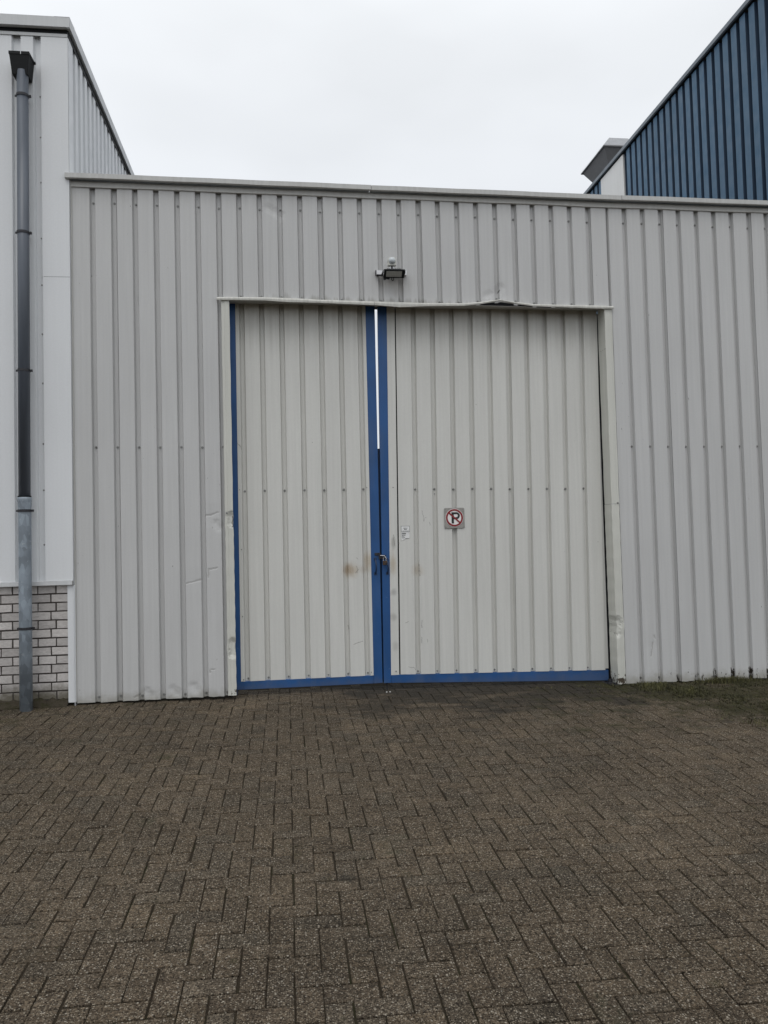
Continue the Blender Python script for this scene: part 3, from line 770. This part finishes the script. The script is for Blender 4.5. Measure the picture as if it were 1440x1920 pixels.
def blot(mb, x0, x1, z0, z1, y, n, seed):
    r = random.Random(seed); x = x0
    while x < x1:
        w = r.uniform(.003, .007); h_ = (z1-z0)*r.uniform(.7, 1.0)
        mb.box(x, min(x+w, x1), y-.0004, y, z0, z0+h_); x += w+r.uniform(.0008, .0018)
TY = GY-.0100
st = empty('sticker', (2.853, TY, 1.507), 'small white framed sticker, the upper one of two beside the dark slot', 'sticker', 'stickers on the right leaf')
mb = MB(); mb.box(2.811, 2.896, TY-.0008, TY, 1.478, 1.536); mesh_obj('border', mb, Mat('sticker_border', (.12,.12,.12), .5).done(), st)
MWS = Mat('sticker_paper', (.74,.745,.74), .5); MWS.scale_col(MWS.rng(MWS.noise(60), .3, .7, .92, 1.05)); MWS = MWS.done()
mb = MB(); mb.box(2.814, 2.893, TY-.0016, TY-.0008, 1.481, 1.533); mesh_obj('paper', mb, MWS, st)
mb = MB(); blot(mb, 2.834, 2.874, 1.512, 1.519, TY-.0016, 0, 1); blot(mb, 2.842, 2.866, 1.499, 1.507, TY-.0016, 0, 2); blot(mb, 2.822, 2.888, 1.486, 1.4895, TY-.0016, 0, 3)
mesh_obj('print', mb, M_SK, st)
st = empty('sticker', (2.853, TY, 1.435), 'torn white sticker with black print, the lower one of two beside the dark slot', 'sticker', 'stickers on the right leaf')
mb = MB(); mb.prism_xz([(2.811,1.400),(2.828,1.398),(2.846,1.410),(2.856,1.418),(2.870,1.415),(2.888,1.414),(2.893,1.430),(2.892,1.450),(2.886,1.462),(2.895,1.470),(2.880,1.474),(2.811,1.474)], TY-.0010, TY); mesh_obj('paper', mb, MWS, st)
mb = MB(); blot(mb, 2.816, 2.858, 1.456, 1.469, TY-.0010, 0, 4); blot(mb, 2.816, 2.852, 1.443, 1.450, TY-.0010, 0, 5); blot(mb, 2.816, 2.842, 1.432, 1.437, TY-.0010, 0, 6); blot(mb, 2.816, 2.848, 1.419, 1.426, TY-.0010, 0, 7); blot(mb, 2.850, 2.888, 1.412, 1.4155, TY-.0010, 0, 8)
mesh_obj('print', mb, M_SK, st)

# ------------------------------------------------------------------ floodlight with motion sensor
fl_ = empty('floodlight', (2.76, 0, 3.93), 'black floodlight with a round white motion sensor above the gate', 'floodlight')
mb = MB(); mb.box(2.613, 2.905, -.030, .0, 3.938, 3.979); mesh_obj('mounting_bar', mb, M_WHITEPL, fl_, bevel=.003)
mb = MB(); mb.box(2.606, 2.613, -.034, .004, 3.937, 3.981); mb.box(2.618, 2.678, -.032, -.002, 3.931, 3.9395); mesh_obj('bar_edge', mb, M_DARKSTEEL, fl_)
# housing: front plate tilted to look down and forward
fc = Vector((2.770, -.130, 3.912)); tl = R(52)
un = Vector((0, -math.cos(tl), -math.sin(tl)))       # glass normal
uv = Vector((0, -math.sin(tl), math.cos(tl)))        # up along the plate
ux = Vector((1, 0, 0))
def fbox(mb, a0, a1, b0, b1, c0, c1, t=1.0):
    P_ = []
    for cc, s__ in ((c0, 1.0), (c1, t)):
        for a, b in ((a0, b0), (a1, b0), (a1, b1), (a0, b1)):
            P_.append(fc+ux*a*s__+uv*b*s__+un*cc)
    mb.hexa(P_)
mb = MB(); fbox(mb, -.068, .068, -.034, .034, -.034, -.014); fbox(mb, -.098, .098, -.043, .043, -.014, .004)
for k in range(7): fbox(mb, -.060+k*.019, -.056+k*.019, -.034, .034, -.048, -.033)
mesh_obj('housing', mb, M_BLACK, fl_, bevel=.003)
mb = MB(); fbox(mb, -.076, .072, -.029, .031, .004, .0055); mesh_obj('glass', mb, M_GLASS, fl_)
for xx in (2.662, 2.869):
    mb = MB(); mb.box(xx, xx+.006, -.15, -.031, 3.915, 3.945); mesh_obj('bracket', mb, M_BLACK, fl_, bevel=.001)
mb = MB(); mb.tube([(2.690, -.06, 3.915), (2.690, -.065, 3.880)], .014, 12); mb.tube([(2.705, -.06, 3.90), (2.722, -.06, 3.892)], .012, 10); mb.tube([(2.722, -.06, 3.915), (2.724, -.065, 3.885)], .012, 12)
mesh_obj('cable_gland', mb, M_BLACK, fl_)
mb = MB(); mb.tube([(2.765+.012*math.cos(math.pi*k/10), -.05, 3.905-.032*math.sin(math.pi*k/10)) for k in range(11)], .003, 8); mesh_obj('cable', mb, M_BLACK, fl_)
ms_ = MB(); 
sx0, sz0 = 2.757, 4.045; pts = []
for cx, cz, a0, rr_ in ((.031, -.034, -90, .008), (.012, .012, 0, .028), (-.012, .012, 90, .028), (-.031, -.034, 180, .008)):
    for k in range(7):
        a = R(a0+k*15); pts.append((sx0+cx+rr_*math.cos(a), sz0+cz+rr_*math.sin(a)))
ms_.prism_xz(pts, -.10, -.055); sens = mesh_obj('motion_sensor', ms_, M_JAMB, fl_, bevel=.004)
mb = MB(); dv = []; nn_, mm_ = 20, 10
for a in range(mm_+1):
    t = math.pi/2*a/mm_
    mb_ring = [(sx0+.033*math.cos(t)*math.cos(2*math.pi*k/nn_), -.098-.030*math.sin(t), sz0+.004+.033*math.cos(t)*math.sin(2*math.pi*k/nn_)) for k in range(nn_)]
    dv.append(mb_ring)
mb.grid([[dv[a][k % nn_] for k in range(nn_+1)] for a in range(mm_+1)]); mesh_obj('lens_dome', mb, M_DOME, sens, smooth=True)
mb = MB(); mb.tube([(sx0, -.085, 3.955), (sx0, -.08, 4.008)], .007, 10); mb.box(sx0-.020, sx0+.020, -.10, -.05, 3.956, 3.966); mesh_obj('stem', mb, M_BLACK, sens)
mb = MB(); mb.box(sx0-.026, sx0-.009, -.088, -.065, 3.972, 3.996); mb.box(sx0+.007, sx0+.021, -.088, -.065, 3.972, 3.994); mesh_obj('setting_knob', mb, M_WHITEPL, sens, bevel=.002)

# ------------------------------------------------------------------ left building
LBO = (-.19, 0, 0)
lb = empty('industrial_building', (-.19, 0, 0), 'tall white clad hall on a pale brick base at the left', 'building')
YF = -.032
def lb_profile():
    pts = [(-8.0, YF)]
    g = []
    c = -.6475
    cs = []
    while c > -7.9:
        cs.append(c); c -= .19
    for c in reversed(cs):
        pts += [(c-.040, YF), (c-.030, YF+.036), (c+.030, YF+.036), (c+.040, YF)]
    pts += [(-.500, YF), (-.488, YF+.036), (-.440, YF+.036)]
    return pts
mb = MB(); prof = lb_profile()
mb.grid([[(x, y, 1.114+(6.15-1.114)*k/16) for k in range(17)] for x, y in prof]); mesh_obj('front_cladding', mb, M_LB, lb, thick=.0009)
mb = MB()
for z0, z1, d in ((1.114, 3.866, .0), (3.868, 6.15, .0015)):
    mb.grid([[(x, y-d, z0+(z1-z0)*k/10) for k in range(11)] for x, y in ((-.455, YF+.034), (-.432, YF+.030), (-.430, YF-.002), (-.1935, YF-.002), (-.1915, YF+.03))])
mesh_obj('corner_flashing', mb, M_LB, lb, thick=.0012)
# side cladding
mb = MB(); pr = [(-.032, 0.0)]; XS = -.19
c = .165
while c < 14.8:
    pr += [(c-.044, 0), (c-.036, .048), (c+.036, .048), (c+.044, 0)]; c += .178
pr.append((15.0, 0))
pr2 = []
mb.grid([[(XS-d, y, -.1+(6.17+.1)*k/4) for k in range(5)] for y, d in pr]); mesh_obj('side_cladding', mb, M_LB, lb, thick=.0009)
# fascias
mb = MB(); mb.grid([[(x, y, z) for y, z in ((.1, 6.275), (-.075, 6.266), (-.077, 6.172), (-.050, 6.168), (-.030, 6.173))] for x in (-8.0, -.165)])
mesh_obj('front_fascia', mb, M_LBTRIM, lb, thick=.002)
mb = MB(); mb.grid([[(x, y, z) for x, z in ((-.3, 6.2655), (-.1645, 6.2655), (-.1635, 6.166), (-.178, 6.162), (-.192, 6.166))] for y in (-.078, 4.0, 9.0, 15.0)])
mesh_obj('side_fascia', mb, M_LBTRIM, lb, thick=.002)
mb = MB(); mb.box(-8.0, -.197, -.040, -.034, 6.100, 6.130); mesh_obj('fascia_strip', mb, M_LBTRIM, lb, bevel=.001)
mb = MB(); mb.box(-8.0, -.195, -.036, -.0335, 6.130, 6.168); mb.box(-.1945, -.1865, -.036, 15.0, 6.100, 6.160); label(mesh_obj('eave_shade', mb, M_BLACK, lb), 'black strip painted as shade below the roof edge trim')  # solid black strips paint the shade of the recess under the fascia
mb = MB(); mb.box(-8.0, -.22, .0, 15.0, 6.15, 6.262); mesh_obj('roof', mb, M_ROOF, lb)
mb = MB(); mb.grid([[(x, y, z) for y, z in ((YF+.036, 1.116), (YF-.010, 1.110), (YF-.012, 1.078), (YF+.0, 1.074), (YF+.03, 1.078))] for x in (-8.0, -.198)])
mesh_obj('base_flashing', mb, M_LBTRIM, lb, thick=.0015)
# brick base
mb = MB(); tn = []; r = random.Random(11); XR = -.2515
ch = .0786
def rowbricks(j):
    return [.107, .155, .217] if j % 2 == 0 else [.151, .213, .213]
def brick(x0, x1, z0, z1):
    n0 = len(mb.f); e = .004; j = lambda: r.uniform(-.0022, .0022)
    y = .0+r.uniform(-.002, .002)
    mb.hexa([(x0+j(),y+j(),z0+j()),(x1+j(),y+j(),z0+j()),(x1,y+.09,z0),(x0,y+.09,z0),(x0+j(),y+j(),z1+j()),(x1+j(),y+j(),z1+j()),(x1,y+.09,z1),(x0,y+.09,z1)])
    tn.extend([r.random()]*(len(mb.f)-n0))
for j in range(14):
    z0 = .062+(j)*ch; z1 = min(z0+ch-.0125, 1.072)
    if z1-z0 < .01: continue
    x = XR; k = 0; wl = rowbricks(j)
    while x > -4.5:
        w = wl[k] if k < len(wl) else (.217 if (k+j) % 5 else .155)
        brick(x-w+.0115, x, z0, z1); x -= w; k += 1
bo = mesh_obj('brick_base', mb, M_BRICK, lb, bevel=.0025)
at = bo.data.attributes.new('tone', 'FLOAT', 'FACE'); at.data.foreach_set('value', tn)
mb = MB(); mb.box(-8.0, -.2535, .0075, .12, -.05, 1.08); mesh_obj('mortar', mb, M_MORTAR, lb)
# uneven mossy footing
mb = MB(); r = random.Random(4); cols = []
for i in range(60):
    x = -3.0+i*(2.75/59)
    zt = .058+r.uniform(-.018, .016); yy = -.045+r.uniform(-.012, .01)
    cols.append([(x, .01, zt+.010), (x, yy+.012, zt), (x, yy, zt-.02), (x, yy-.02-r.uniform(0, .012), .015), (x, yy-.035, -.02)])
mb.grid(cols); mesh_obj('footing', mb, M_FOOT, lb, smooth=False)
for z in (5.55, 5.17, 4.75, 4.23, 3.80, 3.35, 2.90, 2.35, 1.93, 1.44):
    screw(lb, -.448, YF+.034, z, .75)

# ------------------------------------------------------------------ downpipe
PX, PY = -.571, -.135
dp = empty('downpipe', (PX, PY, 0), 'grey rainwater downpipe with black hopper and galvanised lower pipe at the brick base', 'downpipe')
mb = MB(); mb.tube([(PX+.011, PY, 5.70), (PX, PY, 1.86)], .050, 28)
mesh_obj('upper_pipe', mb, M_PVC, dp, smooth=True)
mb = MB(); mb.tube([(PX, PY, 1.872), (PX, PY, 1.858)], .0565, 28); mesh_obj('rubber_seal', mb, M_BLACK, dp)
mb = MB(); mb.tube([(PX, PY, z) for z in (1.860, 1.845, 1.825, 1.815, 1.80, 1.785, 1.765, 1.745, 1.70, .9, -.01)],
                   [.0575, .0595, .0590, .0560, .0575, .0565, .0545, .054, .0535, .0535, .0535], 28)
mesh_obj('lower_pipe', mb, M_GALV, dp, smooth=True)
def ring(z, rad, x=PX):
    mb = MB(); n = 28
    for k in range(n):
        a0, a1 = 2*math.pi*k/n, 2*math.pi*(k+1)/n
        q = []
        for zz in (z-.011, z+.011):
            for rr_, aa in ((rad, a0), (rad, a1), (rad+.004, a1), (rad+.004, a0)):
                q.append((x+rr_*math.cos(aa), PY+rr_*math.sin(aa), zz))
        mb.add(q, [(0,1,2,3),(4,7,6,5),(2,6,7,3),(0,4,5,1)])
    mb.box(x+rad+.002, x+rad+.022, PY-.008, PY+.008, z-.010, z+.010)
    mb.box(x-rad-.016, x-rad-.002, PY-.006, PY+.006, z-.008, z+.008)
    mb.tube([(x+rad+.014, PY-.016, z), (x+rad+.014, PY+.012, z)], .005, 8)
    mb.box(x-.012, x+.012, PY+rad, .02, z-.005, z+.005)
    mesh_obj('bracket', mb, M_DARKSTEEL, dp)
for z, rr_, xo in ((5.475, .0505, .010), (4.225, .0505, .006), (2.985, .0505, .003), (1.742, .0545, 0), (.712, .0538, 0)):
    ring(z, rr_, PX+xo)
# hopper head
hx0, hx1, hy0, hy1 = -.660, -.484, -.195, -.036
bx0, bx1, by0 = -.640, -.507, -.170
mb = MB()
mb.hexa([(bx0,by0,5.655),(bx1,by0,5.655),(bx1,hy1,5.655),(bx0,hy1,5.655),(hx0+.003,hy0+.003,5.829),(hx1-.003,hy0+.003,5.829),(hx1-.003,hy1,5.829),(hx0+.003,hy1,5.829)])
mesh_obj('hopper', mb, M_BLACK, dp, bevel=.003)
mb = MB(); t = .006
for a in ((hx0, hx0+t, hy0, hy1), (hx1-t, hx1, hy0, hy1), (hx0+t, hx0+.098, hy0, hy0+t), (hx0+.106, hx1-t, hy0, hy0+t)):
    mb.box(*a, 5.826, 5.852)
mb.box(hx1, hx1+.012, -.06, -.04, 5.826, 5.842)
mesh_obj('hopper_rim', mb, M_BLACK, dp)

# ------------------------------------------------------------------ blue building on the right
BX = 7.40
bb = empty('industrial_building', (BX, .3, -.1), 'tall blue ribbed hall with a white wall panel, behind the wall on the right', 'building')
cs = []
c = 1.115
while c > .2: c -= .192
c += .192
while c < 15.8: cs.append(c); c += .192
flat = MB(); grv = MB()
prev = .06
for c in cs:
    a, b = c-.037, c+.037
    if not (4.80 < (prev+a)/2 < 5.76):
        flat.grid([[(BX, prev, z) for z in (-.1, 7.74)][::1], [(BX, a, z) for z in (-.1, 7.74)]])
    else:
        flat.grid([[(BX, prev, z) for z in (-.1, 4.0)], [(BX, a, z) for z in (-.1, 4.0)]])
    zt = 7.74
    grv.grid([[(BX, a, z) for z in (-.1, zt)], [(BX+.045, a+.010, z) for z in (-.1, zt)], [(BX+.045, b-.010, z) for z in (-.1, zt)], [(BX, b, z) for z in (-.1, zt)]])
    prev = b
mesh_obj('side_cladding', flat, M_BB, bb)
label(mesh_obj('cladding_grooves', grv, M_BBSHADE, bb), 'recesses between the blue ribs, their shade painted as darker navy')
mb = MB(); mb.box(BX-.012, BX+.03, 4.835, 5.76, 4.0, 7.735); label(mesh_obj('wall_panel', mb, M_PANEL, bb, bevel=.003), 'plain white panel between the blue ribs')
mb = MB(); mb.grid([[(x, y, z) for x, z in ((BX+.4, 7.830), (BX-.045, 7.822), (BX-.047, 7.765), (BX-.030, 7.755), (BX+.0, 7.77))] for y in (.0, 4, 8, 16)])
mesh_obj('eave_trim', mb, M_BBTRIM, bb, thick=.003)
mb = MB(); mb.box(BX+.05, 18, .08, 16, -.1, 7.80); mesh_obj('roof_and_core', mb, M_ROOF, bb)
mb = MB(); prv = BX+.002; cols = []
for i in range(55):
    c = BX+.1+i*.192; cols += [(c-.028, .055), (c-.020, .079), (c+.020, .079), (c+.028, .055)]
mb.grid([[(x, y, z) for z in (-.2, 7.79)] for x, y in [(BX, .055)]+cols]); mesh_obj('front_cladding', mb, M_BB, bb)
# roof ventilation cowl
cw = empty('roof_cowl', (8.45, 7.6, 7.8), 'grey metal ventilation cowl with sloping sides on the blue hall roof', 'roof vent')
cx0, cx1, cy0, cy1, zr = 8.0, 8.92, 6.97, 8.17, 9.015
def frus(mb, a, b, z0, z1):
    (x0, x1, y0, y1), (u0, u1, v0, v1) = a, b
    mb.hexa([(x0,y0,z0),(x1,y0,z0),(x1,y1,z0),(x0,y1,z0),(u0,v0,z1),(u1,v0,z1),(u1,v1,z1),(u0,v1,z1)])
mb = MB(); frus(mb, (cx0+.03, cx1-.03, cy0+.02, cy1-.02), (8.25, 8.64, 7.27, 7.87), zr+.012, 9.335); mesh_obj('cowl_top', mb, M_COWL, cw, bevel=.004)
mb = MB(); mb.box(cx0, cx1, cy0, cy1, zr-.012, zr+.0115); mesh_obj('cowl_rim', mb, M_COWLSHADE, cw)
mb = MB(); frus(mb, (8.30, 8.62, 7.32, 7.82), (cx0+.03, cx1-.03, cy0+.03, cy1-.03), 8.50, zr-.0125); mesh_obj('cowl_skirt', mb, M_COWLSHADE, cw)
mb = MB(); mb.box(8.29, 8.63, 7.22, 7.92, 7.79, 8.4995); mesh_obj('duct', mb, M_COWL, cw)

# ------------------------------------------------------------------ grass and weeds between the pavers
mb = MB(); tn = []; r = random.Random(21)
def blade(x, y, h, ln, w, tb=None):
    z = gz(x, y)-.004; a = r.uniform(0, 6.283); dx, dy = math.cos(a)*ln, math.sin(a)*ln
    px, py = -math.sin(a)*w, math.cos(a)*w
    mb.add([(x-px, y-py, z), (x+px, y+py, z), (x+dx*.5+px*.7, y+dy*.5+py*.7, z+h*.7), (x+dx*.5-px*.7, y+dy*.5-py*.7, z+h*.7), (x+dx, y+dy, z+h)],
           [(0,1,2,3), (3,2,4)])
    t = r.random() if tb is None else min(.85, max(0, tb+r.uniform(-.25, .25)))
    tn.extend([t, t])
def dens(x, y):
    s = math.sin(x*3.1+1)*math.sin(y*4.3+x)+.6*math.sin(x*7.7+y*5.1)+.5*math.sin(x*13.0-y*11+2)
    return s
cnt = 0
while cnt < 34000:
    x, y = r.uniform(4.4, 8.0), -r.uniform(0, 2.5)
    e = (x-4.35)*1.55+y
    if e < -.25: continue
    if r.random() > min(1.0, .12+e*.9)*min(1.0, max(.05, (2.5+y)/1.0)): continue
    fx, fy = (x-OX) % A, (y-OY) % A
    joint = min(fx, A-fx, fy, A-fy)
    dn_ = dens(x, y)
    if dn_ < .1 and r.random() < .80: continue
    if joint > .022 and dn_ < .8 and r.random() < .5: continue
    blade(x, y, r.uniform(.007, .026)*(1.6 if dn_ > .9 else 1.0), r.uniform(.008, .034), r.uniform(.0016, .0034), .1+.42*max(0, dn_)*(.5+.5*math.sin(x*31+y*17)*math.sin(y*41-x*9))); cnt += 1
for _ in range(1500):   # tuft at the wall foot
    x, y = r.gauss(5.98, .13), -.02-abs(r.gauss(0, .05)); blade(x, y, r.uniform(.02, .065), r.uniform(.01, .05), r.uniform(.0012, .002))
for _ in range(500):
    x, y = r.uniform(4.0, 7.6), -.01-abs(r.gauss(0, .02)); blade(x, y, r.uniform(.008, .03), r.uniform(.01, .03), .0015)
for _ in range(500):   # thin weeds at the brick base and in joints on the left
    x, y = r.uniform(-1.4, .1), -.05-abs(r.gauss(0, .12)); blade(x, y, r.uniform(.004, .012), r.uniform(.004, .012), .0014)
gr = mesh_obj('grass', mb, M_GRASS, loc=(0, 0, 0)); gr['kind'] = 'stuff'; gr['label'] = 'short grass and moss growing between the pavers along the wall'; gr['category'] = 'grass'
at = gr.data.attributes.new('tone', 'FLOAT', 'FACE'); at.data.foreach_set('value', tn)
